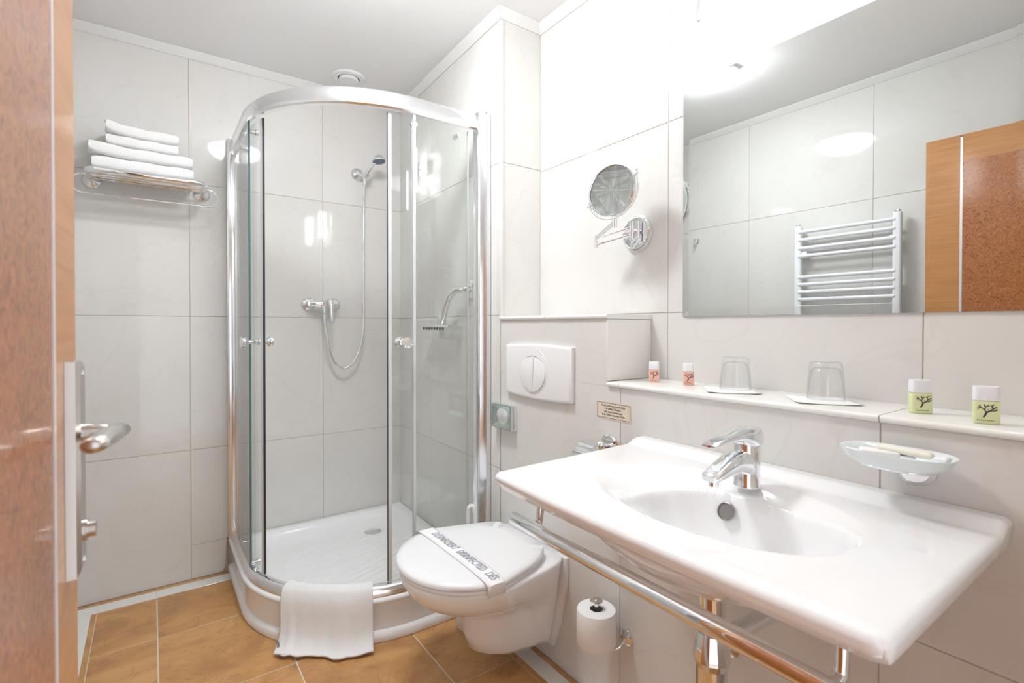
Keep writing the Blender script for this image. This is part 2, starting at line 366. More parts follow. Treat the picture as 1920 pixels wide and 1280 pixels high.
# ------------------------------------------------------------------ door standing open on the left
t = thing('door', 'cherry and burl wood door standing open at the left edge', 'door', (-.095, -.06, 0))
dx0, dx1, dy0, dy1, dz0, dz1 = -.113, -.075, -.055, .773, .008, 2.012
G().box(dx0, dx1-.004, dy0, dy1-.002, dz0, dz1).obj('door_leaf', M_WOODE, t, smooth=0)
G().box(dx1-.004, dx1, .657, dy1, dz0, dz1).obj('stile', M_WOOD, t, smooth=0)
G().box(dx1-.004, dx1, dy0, .6485, 1.900, dz1).obj('top_rail', M_WOOD, t, smooth=0)
G().box(dx1-.004, dx1-.0003, dy0, .6485, dz0, 1.900).obj('burl_panel', M_BURL, t, smooth=0)
tag(G().box(dx1-.004, dx1+.0006, .6485, .657, dz0, 2.002).obj('inlay_strip', M_SATIN, t, smooth=0), 'slim silver metal inlay strip')
# rotate-free plate with bevelled ends
def plate_ring(x, i): return [(x, .700+i, .932+i*1.6), (x, .742-i, .932+i*1.6), (x, .742-i, 1.162-i*1.6), (x, .700+i, 1.162-i*1.6)]
pl = G().loft([plate_ring(-.0748, 0), plate_ring(-.066, .0005), plate_ring(-.0625, .005)]).obj('lock_plate', M_NICKEL, t, smooth=25)
G().tube(smooth_path([(-.064, .722, 1.083), (-.050, .722, 1.083), (-.042, .722, 1.081)], 3), .0088).cyl((-.064, .722, 1.083), (-.054, .722, 1.083), .0102).obj('handle_neck', M_NICKEL, pl)
rings = []
for y, x, z, hw, hh in ((.735, -.024, 1.086, .006, .005), (.728, -.026, 1.086, .013, .0085), (.70, -.031, 1.086, .015, .009), (.675, -.034, 1.087, .0155, .0095), (.65, -.0365, 1.088, .0145, .009), (.634, -.0375, 1.088, .012, .0075), (.629, -.0375, 1.088, .006, .004)):
    rings.append([(x-.008+hw*math.cos(a)*(1 if math.cos(a) > 0 else .8), y, z-.004+hh*math.sin(a)) for a in [k*PI/8 for k in range(16)]])
G().loft(rings).obj('lever', M_NICKEL, pl, smooth=60)
G().cyl((-.063, .722, .977), (-.059, .722, .977), .0115).cyl((-.059, .722, .977), (-.052, .722, .977), .0085).obj('turn_knob', M_NICKEL, pl)
G().lathe([(.001, 0), (.0035, 0), (.0035, .0012), (.001, .0016)], (-.0626, .722, 1.148), (1, 0, 0), n=12).lathe([(.001, 0), (.0035, 0), (.0035, .0012), (.001, .0016)], (-.0626, .722, .945), (1, 0, 0), n=12).obj('screw', M_CHROME, pl)
t.location.x -= .027; t.rotation_euler.z = -.037
j = struct(G().box(DX0-.03, DX0-.001, YF-.125, YF+.004, 0, DTOP+.03).box(DX1-.001, DX1+.03, YF-.125, YF+.004, 0, DTOP+.03).box(DX0-.001, DX1-.001, YF-.125, YF+.004, DTOP, DTOP+.03).obj('trim_9', M_WOOD, smooth=0))

# ------------------------------------------------------------------ shower tray
TX0, TY0, TX1, TY1, CR, CX, CY = .302, 1.822, 1.163, 2.8185, .548, .85, 2.37
def outline(d, rr=.012, nb=6):
    x0, y0, x1, y1 = TX0+d, TY0+d, TX1-d, TY1-d; R = max(CR-d, .05); rr = max(rr, .002); P = []
    P += arc_pts((x0+rr, y1-rr), rr, PI/2, PI, nb)
    P += arc_pts((CX, CY), R, PI, 1.5*PI, 36)
    P += arc_pts((x1-rr, y0+rr), rr, -PI/2, 0, nb)
    P += arc_pts((x1-rr, y1-rr), rr, 0, PI/2, nb)
    return [(x+max(0, (x-.95)/.21)*max(0, y-1.80)*.034, y) for x, y in P]
t = thing('shower_tray', 'white acrylic quadrant shower tray on the floor in the back corner', 'shower tray', (.75, 2.3, 0))
rings = []
for d, z, rr in ((0, .001, .004), (-.002, .006, .004), (-.002, .030, .004), (.004, .036, .004), (.012, .042, .004), (.012, .134, .004), (.008, .144, .004), (.0, .149, .004), (-.001, .156, .004), (.003, .163, .005), (.010, .166, .006),
                (.052, .166, .03), (.060, .163, .035), (.067, .152, .04), (.080, .128, .05), (.10, .116, .06), (.125, .112, .07)):
    rings.append([(x, y, z) for x, y in outline(d, rr)])
G().loft(rings, False, True).obj('tray_body', M_ACR, t, smooth=50)
ribs = G()
for i in range(17):
    c = i*.04-.30
    for_a = Vector((.78, 2.33, 0))+Vector((.35, -.94, 0)).normalized()*0
    u = Vector((.94, .34, 0)); n = Vector((-.34, .94, 0)); p = for_a+n*c
    hl = math.sqrt(max(0, .31**2-c*c*.85))
    if hl > .03: ribs.tube([p-u*hl+Vector((0, 0, .1115)), p+u*hl+Vector((0, 0, .1115))], .0045, 8)
ribs.obj('anti_slip_rib', M_ACR, t)['kind'] = 'stuff'
G().lathe([(.001, 0), (.045, 0), (.045, .003), (.038, .006), (.001, .007)], (.95, 2.60, .1122), n=32).obj('drain_cover', M_CHROME, t)

# ------------------------------------------------------------------ quadrant enclosure
def ePath(d, t0, t1, n=40):
    out = []
    for i in range(n+1):
        s = t0+(t1-t0)*i/n
        if s <= 1: out.append((TX0+d, 2.80+(CY-2.80)*s))
        elif s <= 2: a = PI+(s-1)*PI/2; out.append((CX+(CR-d)*math.cos(a), CY+(CR-d)*math.sin(a)))
        else: out.append((CX+(s-2)*(1.135-CX), TY0+d))
    return out
def sweepx(prof, t0, t1, n=60):
    """prof: (inset, z) loop, swept round the quadrant line"""
    cols = [ePath(d, t0, t1, n) for d, z in prof]
    return G().loft([[(cols[k][i][0], cols[k][i][1], prof[k][1]) for k in range(len(prof))] for i in range(n+1)])
en = thing('shower_enclosure', 'quadrant shower enclosure of clear glass in a polished metal frame', 'shower enclosure', (.75, 2.3, .167))
sweepx([(.010, 2.032), (.012, 2.082), (.020, 2.092), (.040, 2.092), (.048, 2.084), (.048, 2.036), (.040, 2.028), (.016, 2.026)], .03, 3).obj('top_rail', M_ALU, en, smooth=40)
sweepx([(.010, .1672), (.010, .186), (.018, .199), (.030, .206), (.044, .206), (.050, .198), (.050, .1672)], .03, 3).obj('bottom_rail', M_ALU, en, smooth=40)
G().rbox(.302, .334, 2.785, 2.818, .167, 2.100, .004).obj('wall_post', M_ALU, en)
G().rbox(X1-.040, X1-.0005, 1.826, 1.868, .167, 2.100, .004).box(X1-.018, X1-.0005, 1.790, 1.826, .167, 2.092).obj('wall_post', M_ALU, en)
def pane(name, d, t0, t1, z0, z1, par): return sweepx([(d, z0), (d, z1), (d+.005, z1), (d+.005, z0)], t0, t1, 48).obj(name, M_GLASS, par)
fpl = pane('fixed_pane', .022, .06, 1.072, .206, 2.027, en)
fpr = pane('fixed_pane', .022, 1.985, 2.98, .206, 2.027, en)
sweepx([(.021, .206), (.021, 2.027), (.028, 2.027), (.028, .206)], 1.066, 1.074, 2).obj('glass_edge', M_GEDGE, fpl)
sweepx([(.019, .206), (.019, 2.024), (.032, 2.024), (.032, .206)], 1.985, 1.998, 2).obj('edge_strip', M_SEALW, fpr)
for (ta, tb, lead, trail) in ((.40, 1.208, 1.208, .40), (1.867, 2.86, 1.867, 2.86)):
    dl = pane('sliding_door', .034, ta, tb, .212, 2.020, en); sg = 1 if lead < 1.5 else -1
    q = .008
    sweepx([(.032, .212), (.032, 2.018), (.040, 2.018), (.040, .212)], lead, lead+sg*.0035, 2).obj('magnetic_seal', M_SEAL, dl)
    sweepx([(.031, .212), (.031, 2.018), (.042, 2.018), (.042, .212)], lead-sg*.018, lead-sg*.001, 4).obj('edge_strip', M_SEALW, dl)
    sweepx([(.032, .212), (.032, 2.018), (.041, 2.018), (.041, .212)], trail, trail+sg*.012, 2).obj('edge_strip', M_SEALW, dl)
    for s in (lead-sg*.14, trail+sg*.17):
        for z in (1.992, .222):
            p = ePath(.047, s, s, 1)[0]; c = Vector((CX+.0, CY, 0)); 
            nrm = Vector((1, 0, 0)) if s <= 1 else (Vector((0, 1, 0)) if s >= 2 else (c-Vector((p[0], p[1], 0))).normalized())
            P = Vector((p[0], p[1], z))
            G().cyl(P-nrm*.020, P+nrm*.008, .009).cyl(P+nrm*.002, P+nrm*.012, .014).obj('roller', M_CHROME, dl)
    s = lead-sg*.075; p = ePath(.036, s, s, 1)[0]; nrm = (Vector((CX, CY, 0))-Vector((p[0], p[1], 0))).normalized(); P = Vector((p[0], p[1], 1.135))
    for q in (-1, 1):
        G().lathe([(.016, .0), (.016, .004), (.0085, .006), (.008, .032), (.019, .040), (.0225, .048), (.021, .056), (.001, .058)], P+nrm*q*.003, nrm*q, n=24).obj('door_knob', M_CHROME, dl)
# old silicone bead where the tray meets the back wall
G().add([(.292, 2.8195, .03), (.302, 2.8195, .03), (.302, 2.8195, .165), (.296, 2.8195, .165), (.278, 2.8195, .0005), (.302, 2.8195, .0005), (.288, 2.81, .0005), (.301, 2.805, .0005), (.300, 2.812, .162)],
        [(4, 6, 7, 5), (4, 0, 6), (6, 0, 8), (0, 3, 8), (6, 8, 7), (7, 8, 2, 5)]).obj('sealant', M_SILI, t)

# ------------------------------------------------------------------ shower mixer, hose, hand shower
t = thing('shower_mixer', 'chrome single-lever shower mixer on the tiled back wall', 'faucet', (.745, 2.82, 1.316))
for x in (.679, .812): G().lathe([(.035, .0), (.034, .006), (.026, .014), (.016, .018), (.015, .055)], (x, 2.8192, 1.316), (0, -1, 0)).obj('rosette', M_CHROME, t)
G().tube([(.672, 2.765, 1.316), (.70, 2.765, 1.316), (.735, 2.762, 1.314), (.745, 2.758, 1.312), (.79, 2.765, 1.316), (.82, 2.765, 1.316)], [.015, .0165, .019, .021, .018, .015], 24).tube([(.745, 2.76, 1.315), (.746, 2.752, 1.285), (.747, 2.75, 1.262)], [.019, .0135, .0105], 20).obj('mixer_body', M_CHROME, t, smooth=50)
G().lathe([(.022, 0), (.022, .022), (.018, .03), (.001, .032)], (.757, 2.748, 1.318), (0.1, -1, 0)).obj('cartridge_cover', M_CHROME, t, smooth=50)
rings = []
for x, y, z, a, b in ((.760, 2.716, 1.343, .004, .004), (.762, 2.706, 1.340, .014, .010), (.764, 2.700, 1.325, .015, .014), (.766, 2.693, 1.295, .0115, .008), (.768, 2.688, 1.25, .0110, .006), (.769, 2.686, 1.222, .0115, .006), (.769, 2.686, 1.216, .008, .004)):
    rings.append([(x+a*math.cos(k*PI/8), y+b*math.sin(k*PI/8), z) for k in range(16)])
G().loft(rings).obj('lever', M_CHROME, t, smooth=60)
t = thing('shower_hose', 'ribbed metal shower hose hanging in a long loop', 'hose', (.85, 2.75, .962))
hp = smooth_path([(.747, 2.75, 1.262), (.747, 2.75, 1.22), (.757, 2.752, 1.145), (.773, 2.755, 1.075), (.80, 2.76, 1.005), (.847, 2.762, .968), (.893, 2.76, .993), (.925, 2.757, 1.045), (.946, 2.755, 1.12), (.956, 2.755, 1.22), (.957, 2.755, 1.35), (.957, 2.755, 1.6), (.957, 2.753, 1.8), (.958, 2.75, 1.93), (.960, 2.748, 1.985)], 26)
dense = []
tot = 0
step = .0035; acc = 0; last = Vector(hp[0]); dense.append(last)
for p in hp[1:]:
    p = Vector(p)
    while (p-last).length > step:
        last = last+(p-last).normalized()*step; dense.append(last)
G().tube(dense, [.0078 if i % 2 else .0062 for i in range(len(dense))], 10).obj('hose_tube', M_CHROME, t, smooth=180)
G().cyl((.747, 2.75, 1.259), (.747, 2.75, 1.235), .0105).obj('hose_nut', M_CHROME, t)
G().cyl((.960, 2.748, 1.972), (.961, 2.747, 1.995), .0095).obj('hose_nut', M_CHROME, t)
t = thing('hand_shower', 'chrome hand shower resting in its wall holder', 'shower head', (.967, 2.82, 2.05))
G().tube(smooth_path([(.961, 2.747, 1.998), (.968, 2.738, 2.025), (.985, 2.712, 2.065), (1.004, 2.69, 2.098)], 5), [.0095]*6+[.011]*5+[.010]*5, 18).obj('handle', M_CHROME, t, smooth=60)
ax = Vector((-.10, .12, .98)).normalized()
G().lathe([(.033, 0), (.036, .004), (.034, .014), (.027, .026), (.015, .034), (.001, .037)], (1.016, 2.675, 2.092), ax).obj('head', M_CHROME, t, smooth=60)
G().lathe([(.001, -.004), (.032, -.004), (.0345, .002)], (1.016, 2.675, 2.092), ax).obj('nozzle_plate', M_NOZ, t)
t = thing('shower_holder', 'round chrome wall bracket that holds the hand shower', 'bracket', (.955, 2.82, 2.045))
G().lathe([(.037, 0), (.036, .006), (.028, .016), (.014, .024), (.012, .030)], (.945, 2.8192, 2.045), (0, -1, 0)).obj('rosette', M_CHROME, t)
G().cyl((.945, 2.792, 2.045), (.966, 2.748, 2.02), .010).lathe([(.0125, -.014), (.0155, -.012), (.0155, .012), (.0125, .014)], (.968, 2.738, 2.025), (.3, -.5, .8)).cyl((.968, 2.738, 2.025), (.992, 2.735, 2.020), .006).obj('cradle', M_CHROME, t)

# ------------------------------------------------------------------ grab bar with soap rack on the shower side wall
t = thing('grab_bar', 'bent chrome grab bar with soap tray inside the shower', 'grab bar', (skx(1.95), 1.95, 1.36))
xw = skx(1.95)
G().lathe([(.042, 0), (.041, .008), (.024, .016)], (xw-.001, 1.945, 1.362), (-1, .03, 0)).obj('rosette', M_CHROME, t)
G().lathe([(.030, 0), (.029, .006), (.016, .012)], (skx(2.27)-.001, 2.27, 1.228), (-1, .03, 0)).obj('rosette', M_CHROME, t)
G().tube(smooth_path([(xw-.008, 1.945, 1.362), (1.135, 1.96, 1.362), (1.118, 2.00, 1.358), (1.115, 2.055, 1.335), (1.115, 2.09, 1.29), (1.118, 2.13, 1.225), (1.125, 2.155, 1.205), (1.14, 2.20, 1.210), (skx(2.27)-.008, 2.268, 1.228)], 6), .0145, 18).obj('bar', M_CHROME, t, smooth=60)
G().rbox(1.085, 1.155, 2.03, 2.34, 1.192, 1.204, .005, 3).obj('soap_tray', M_CHROME, t)
g = G()
for i in range(9): g.box(1.09, 1.15, 2.06+i*.028, 2.066+i*.028, 1.180, 1.193)
g.obj('drip_rib', M_CHROME, t)

# ------------------------------------------------------------------ exhaust vent
t = thing('ceiling_vent', 'round white disc valve vent in the ceiling above the shower', 'vent', (.835, 2.62, ZC))
G().lathe([(.082, -.0005), (.084, -.004), (.078, -.010), (.054, -.012), (.052, -.002)], (.835, 2.62, ZC), n=40).obj('rim', M_PLAST, t)
G().lathe([(.052, -.003), (.001, -.003)], (.835, 2.62, ZC), n=40).obj('throat', M_DARK, t)
G().lathe([(.048, -.010), (.049, -.020), (.044, -.024), (.001, -.025)], (.835, 2.62, ZC), n=40).obj('disc', M_PLAST, t)

# ------------------------------------------------------------------ towel rack and towels
t = thing('towel_rack', 'chrome wall towel rack with a wire rail below', 'towel rack', (0, 2.82, 1.82))
for x in (-.203, .2): G().lathe([(.036, 0), (.035, .004), (.027, .012), (.015, .018), (.012, .02)], (x, 2.8192, 1.820), (0, -1, 0)).obj('rosette', M_CHROME, t)
fr = [(-.203, 2.80, 1.820), (-.203, 2.72, 1.820), (-.203, 2.64, 1.820)]+[(-.203+.045*(1-math.cos(a)), 2.64-.045*math.sin(a), 1.820) for a in [i*PI/12 for i in range(1, 7)]]
fr += [(-x, y, z) for x, y, z in fr[::-1]]
fr = [(x if x < 0 else x-.003, y, z) for x, y, z in fr]
G().tube(fr, .0125, 18).obj('frame_tube', M_CHROME, t, smooth=60)
for y in (2.635, 2.675, 2.715, 2.755): G().cyl((-.203, y, 1.818), (.2, y, 1.818), .004, n=10).obj('shelf_bar', M_CHROME, t)
cz = 1.777; rr = .038
lp = [(.215+rr*math.cos(a), 2.685, cz+rr*math.sin(a)) for a in [-PI/2+i*PI/12 for i in range(13)]]+[(-.22-rr*math.cos(a), 2.685, cz-rr*math.sin(a)) for a in [-PI/2+i*PI/12 for i in range(13)]]
G().tube(lp, .0035, 8, closed=True).obj('wire_rail', M_CHROME, t, smooth=60)
def folded_towel(name, label, cx, cy, w, d, z0, z1, sag, lift, group):
    t = thing(name, label, 'towel', (cx, cy, z0), group)
    g = G(); N = 30; M_ = 20; h = z1-z0; R = []
    for i in range(N+1):
        u = -1+2*i/N; x = u*w/2
        e = min(1, (1-abs(u))/.06); hh = h*(.80+.26*math.sqrt(max(0, 1-(1-e)**2)))
        zc = z0+h/2+lift*max(0, -u)**2+sag*(1-u*u)
        ring = []
        for k in range(M_*2):
            a = 2*PI*k/(M_*2); ca, sa = math.cos(a), math.sin(a)
            sx = math.copysign(abs(ca)**.35, ca); sz = math.copysign(abs(sa)**.45, sa)
            yy = sx*d/2*(.985+.015*math.sin(3*u+z0*40)); zz = sz*hh/2
            zz += .0015*math.sin(9*u+sx*4+z0*99)*(1 if sz > 0 else .2)
            x2 = x+(.004*math.sin(sx*5+z0*77) if abs(u) > .9 else 0)
            ring.append((cx+x2, cy+yy, zc+zz))
        R.append(ring)
    g.loft(R).obj('folded_cloth', M_TOWEL, t, smooth=60); return t
gt = 'towels stacked on the wall rack'
folded_towel('folded_towel', 'large white folded towel at the bottom of the rack stack', -.013, 2.715, .345, .20, 1.832, 1.884, 0, 0, gt)
folded_towel('folded_towel', 'large white folded towel second from the bottom of the stack', -.026, 2.712, .350, .205, 1.882, 1.932, 0, .014, gt)
folded_towel('folded_towel', 'small white folded towel just under the topmost one', -.018, 2.71, .245, .19, 1.932, 1.975, 0, .006, gt)
folded_towel('folded_towel', 'small white folded towel on top of the rack stack', -.022, 2.708, .245, .19, 1.974, 2.020, 0, .016, gt)

# ------------------------------------------------------------------ toilet
TC = 1.482
def egg(L0, L1, wb, wm, z, n=48, yc=TC, xs=X1, p=2.0, q=8.):
    """outline from u=L0 (wall side) to u=L1 (front); half width wb at wall, wm at the middle"""
    out = []; half = n//2
    um = L0+(L1-L0)*.52
    for k in range(n):
        a = 2*PI*k/n; c, s_ = math.cos(a), math.sin(a)
        if c >= 0: u = um+(L1-um)*math.copysign(abs(c)**(2/p), c); v = wm*math.copysign(abs(s_)**(2/p), s_)
        else:
            cc = abs(c)**(2/q); ss = abs(s_)**(2/q); u = um-(um-L0)*cc; f = (um-u)/(um-L0); ww = wm+(wb-wm)*f**1.0
            v = math.copysign(ss, s_)*ww
        out.append((xs-u, yc+v, z))
    return out
t = thing('toilet', 'wall-hung white ceramic toilet with its lid closed', 'toilet', (X1, TC, .07))
sec = [(.0, .20, .108, .070, .078), (.0, .245, .112, .090, .084), (.0, .285, .118, .100, .105), (.0, .305, .134, .106, .16), (.0, .315, .150, .112, .225), (.0, .335, .157, .122, .258),
       (.0, .42, .163, .162, .285), (.0, .468, .168, .190, .312), (.0, .50, .174, .214, .345), (.0, .517, .180, .228, .375), (.0, .525, .186, .235, .395), (.0, .523, .186, .234, .402), (.004, .515, .180, .226, .406)]
rings = [egg(a+.0008, b, c, d, z) for a, b, c, d, z in sec]
G().loft(rings).obj('bowl', M_CER, t, smooth=60)
# thin mounting rim against the wall
G().loft([[(X1-u, TC+v, z) for v, z in [(-.186, .404), (.186, .404), (.182, .30), (.150, .16), (.112, .066), (-.112, .066), (-.150, .16), (-.182, .30)]] for u in (.0008, .013)]).obj('wall_flange', M_CER, t, smooth=0)
G().cyl((X1-.055, TC-.150, .345), (X1-.055, TC-.128, .345), .016).obj('fixing_cap', M_NICKEL, t)
rings = [egg(.055, .524, .165, .236, .4075, q=4.2), egg(.055, .526, .166, .237, .411, q=4.2), egg(.055, .526, .166, .237, .417, q=4.2), egg(.057, .522, .163, .233, .4195, q=4.2)]
G().loft(rings).obj('seat_ring', M_PLAST, t, smooth=60)
rings = [egg(.050, .524, .166, .236, .4205, q=4.2), egg(.048, .530, .170, .240, .4235, q=4.2), egg(.048, .530, .170, .240, .432, q=4.2), egg(.051, .524, .166, .235, .4385, q=4.2), egg(.062, .50, .15, .215, .4435), egg(.12, .42, .10, .15, .447), egg(.2, .32, .05, .06, .448)]
lid = G().loft(rings).obj('lid', M_PLAST, t, smooth=60)
# paper band laid over the lid
band = thing('paper_band', 'white paper hygiene band with printed words across the toilet lid', 'paper band', (.80, TC, .45))
def band_pt(x, y):
    v = (y-TC)/.238; z = .4500-.006*abs(v)**4
    return z
P = []
for i in range(37):
    v = -1.0+2*i/36; y = TC+v*.2445
    z = band_pt(.8, y) if abs(v) < .97 else .4385
    P.append([(.806+x, y, z) for x in (-.010, .015, .040, .052)])
ys = [p[0][1] for p in P]
P = [[(x-.0, TC+.2465, .405) for x, y, z in P[-1]]]+P[::-1]+[[(x, TC-.2465, .405) for x, y, z in P[0]]]
g = G(); g.grid(P); bo = g.obj('band_strip', M_PAPER, band, smooth=60)
md = bo.modifiers.new('s', 'SOLIDIFY'); md.thickness = .0006
Rm = Matrix(((0, 1, 0, 0), (-1, 0, 0, 0), (0, 0, 1, 0), (0, 0, 0, 1)))   # reads towards -y, letter tops towards +x
for s, y in (('DESINFIZIERT', 1.570), ('DISINFECTED', 1.392), ('DÉS', 1.273)):
    text_mesh('printed_word', s, .040, M_INKB, band, Matrix.Translation((.8315, y, .4518-(.0004 if abs(y-TC) > .1 else 0)-(.003 if y < 1.3 else 0))) @ Rm @ Matrix.Rotation(0, 4, 'X'), shear=.12, sx=.66)
# toilet brush behind the toilet
t = thing('toilet_brush', 'white toilet brush standing behind the toilet', 'toilet brush', (1.055, 1.70, 0))
G().lathe([(.045, .001), (.05, .01), (.045, .12), (.035, .13), (.001, .13)], (1.03, 1.745, 0)).obj('holder', M_BRISTLE, t)
G().tube(smooth_path([(1.03, 1.745, .12), (1.03, 1.745, .38), (1.03, 1.745, .455), (1.033, 1.74, .478), (1.045, 1.732, .478), (1.049, 1.728, .455)], 5), .0085, 12).obj('handle', M_BRISTLE, t)

# ------------------------------------------------------------------ flush plate, chrome square unit, sign
t = thing('flush_plate', 'white curved dual-button flush plate above the toilet', 'flush plate', (X1, 1.47, 1.03))
def plate(y0, y1, z0, z1, x, bow, ins):
    P = []; n = 16
    for i in range(n+1): s = i/n; P.append((x, y0+ins+(y1-y0-2*ins)*s, z1-ins+bow*(1-(2*s-1)**2)))
    for i in range(n+1): s = i/n; P.append((x, y1-ins-(y1-y0-2*ins)*s, z0+ins-bow*(1-(2*s-1)**2)))
    return P
pb = [plate(1.270, 1.655, .938, 1.126, X1-.0005, .008, 0), plate(1.270, 1.655, .938, 1.126, X1-.013, .008, 0), plate(1.270, 1.655, .938, 1.126, X1-.0165, .008, .004), plate(1.270, 1.655, .938, 1.126, X1-.0175, .008, .010)]
G().loft(pb).obj('plate', M_PLAST, t, smooth=40)
cy_, cz_ = 1.478, 1.026
def bean(half, ins, x):
    P = []; n = 16
    for i in range(n+1):
        a = PI/2+PI*i/n if half > 0 else PI/2-PI*i/n
        ry, rz = .076-ins, .066-ins; P.append((x, cy_+half*-.0010+math.cos(a)*ry*(1 if math.sin(a) > 0 else 1-.16*math.sin(a)**2), cz_+math.sin(a)*rz*(.94 if math.sin(a) > 0 else 1.08)))
    # inner curved division
    for i in range(1, n): 
        s = i/n; z = P[-1][2]+(P[0][2]-P[-1][2])*s; P.append((x, cy_-.012*math.sin(PI*s)+half*-.0012*-1*(-1), z))
    return P
G().lathe([(.086, 0), (.086, .0012), (.083, .0016), (.001, .0018)], (X1-.0172, 1.478, 1.036), (-1, 0, 0), n=48).obj('button_recess', M_PLAST, t)
gap = G().lathe([(.001, 0), (.074, 0), (.074, .0010), (.001, .0010)], (X1-.0186, cy_, cz_-.001), (-1, 0, 0), n=40, sx=1.0, sy=.89).obj('button_gap', simple('shadow_gap', (.35, .36, .38), .5), t)
for h in (1, -1): G().loft([bean(h, .0015, X1-.0194), bean(h, .0015, X1-.0225), bean(h, .004, X1-.0235)]).obj('flush_button', M_PLAST, t, smooth=40)
t = thing('flush_sensor', 'square chrome unit with a round glass lens on the lower right wall', 'sensor', (X1, 1.67, .84))
G().rbox(X1-.016, X1-.0005, 1.600, 1.742, .790, .888, .002).obj('housing', M_CHROME, t)
def sq(x, i, r=0): return [(x, 1.600+i*1.45, .791+i), (x, 1.738-i*1.45, .791+i), (x, 1.738-i*1.45, .887-i), (x, 1.600+i*1.45, .887-i)]
G().loft([sq(X1-.017, 0), sq(X1-.031, 0), sq(X1-.031, .004), sq(X1-.022, .024)]).obj('frame', simple('green_chrome', (.62, .72, .70), .12, 1.0), t, smooth=0)
G().lathe([(.033, 0), (.033, .004), (.028, .008), (.001, .011)], (X1-.0215, 1.669, .839), (-1, 0, 0), sx=1.15, sy=1).obj('lens', simple('lens', (.78, .80, .83), .15, .5), t)
t = thing('wall_sign', 'small cream notice sticker with black text on the wall beside the basin', 'sign', (X1, 1.093, .935))
G().box(X1-.0012, X1-.0003, 1.0215, 1.1655, .9085, .963).obj('card', M_CARD, t, smooth=0)
g = G(); a, b, c, d, wd = 1.0255, 1.1615, .9120, .9595, .0011
for y0, y1, z0, z1 in ((a, b, c, c+wd), (a, b, d-wd, d), (a, a+wd, c, d), (b-wd, b, c, d)): g.box(X1-.0016, X1-.0011, y0, y1, z0, z1)
g.obj('border_line', M_INK, t, smooth=0)
Rs = Matrix(((0, 0, -1, 0), (-1, 0, 0, 0), (0, 1, 0, 0), (0, 0, 0, 1)))
for s, z in (('Prosím nevhazujte dámské vložky', .9505), ('do toalety. Děkujeme', .9415), ('Bitte keine Damenbinden', .9315), ('in die Toilette einwerfen. Danke', .9225)):
    text_mesh('text_line', s, .0088, M_INK, t, Matrix.Translation((X1-.0014, 1.0935, z)) @ Rs, sx=.82)

# ------------------------------------------------------------------ washbasin
t = thing('washbasin', 'wide white ceramic washbasin with a sloping oval bowl fixed to the right wall', 'washbasin', (X1, .58, .87))
bx0, bx1, by0, by1 = .628, X1-.0008, .200, .985
BCX, BCY = .885, .575
ZR = .868
def basin_top(x, y):
    z = ZR
    # back upstand
    d = bx1-x
    if d < .075:
        s = max(0, min(1, (.075-d)/.05)); z += .014*s*s*(3-2*s)
    # oval shallow dish then steep bowl
    u = (x-BCX); v = (y-BCY)
    ru = .172 if u < 0 else .175; rv = .262
    r = math.sqrt((u/ru)**2+(v/rv)**2)
    if r < 1.0:
        s = 1-r; z -= (.016+.016*max(0, min(1, (y-.60)/.15)))*(min(1, s/.32))**1.3
    # platform for the tap keeps level: bowl proper
    u2 = x-.858; ru2 = .150 if u2 < 0 else .118; vv = y-.552; rv2 = .180 if vv > 0 else .238
    r2 = (abs(u2/ru2)**2.3+abs(vv/rv2)**2.3)**(1/2.3)
    if r2 < 1.0:
        # steeper on the tap side, gentle to the front and left
        k = .5+.5*(u2/ru2 if r2 > 1e-6 else 0)/max(r2, 1e-6); pw = 1.6+5.5*max(0, k-.35)/.65
        dep = .112*(1-r2**pw); sm = min(1, (1-r2)/.08); z -= dep*(sm*sm*(3-2*sm)*.6+.4*sm)
    return z
N, Mx = 190, 140
def edge(i, n): 
    s = i/n; return s
top = []; 
def rimpt(x, y):
    return x, y
P = []
er = .012
us = [0, .15, .4, .7, 1]
gx = [bx0+er*(1-math.cos(a)) for a in [i*PI/8 for i in range(4)]]+[bx0+er+(bx1-bx0-er)*i/Mx for i in range(Mx+1)]
gy = [by0+er*(1-math.cos(a)) for a in [i*PI/8 for i in range(4)]]+[by0+er+(by1-by0-2*er)*i/N for i in range(N+1)]+[by1-er*(1-math.cos(a)) for a in [i*PI/8 for i in range(3, -1, -1)]]
def drop(c, lo, hi=None):
    z = 0
    if c < lo+er: q = (lo+er-c)/er; z = max(z, er*(1-math.sqrt(max(0, 1-q*q))))
    if hi is not None and c > hi-er: q = (c-hi+er)/er; z = max(z, er*(1-math.sqrt(max(0, 1-q*q))))
    return z
def bow(y): s = (y-BCY)/.39; return .010*(1-s*s)          # front edge bows out slightly
def rc(x, y, r=.020):
    dx = bx0+r-x; dy = by0+r-y
    if dx > 0 and dy > 0: k = max(dx, dy)/math.hypot(dx, dy); return bx0+r-dx*k, by0+r-dy*k
    dy = y-(by1-.022-r)
    if dx > 0 and dy > 0: k = max(dx, dy)/math.hypot(dx, dy); return bx0+r-dx*k, by1-.022-r+dy*k
    return x, y
TOP = []
for y in gy:
    row = []
    for x in gx:
        f = max(0, (.80-x)/(.80-bx0)); yy = y
        if y > .80: yy = y-.022*((.985-.80) and ((y-.80)/.185))*max(0, (1-(x-bx0)/(bx1-bx0)))
        xq, yy = rc(x, yy)
        row.append((xq-bow(y)*f, yy, basin_top(x, y)-min(er, drop(x, bx0)+drop(y, by0, by1))))
    TOP.append(row)
BOT = []
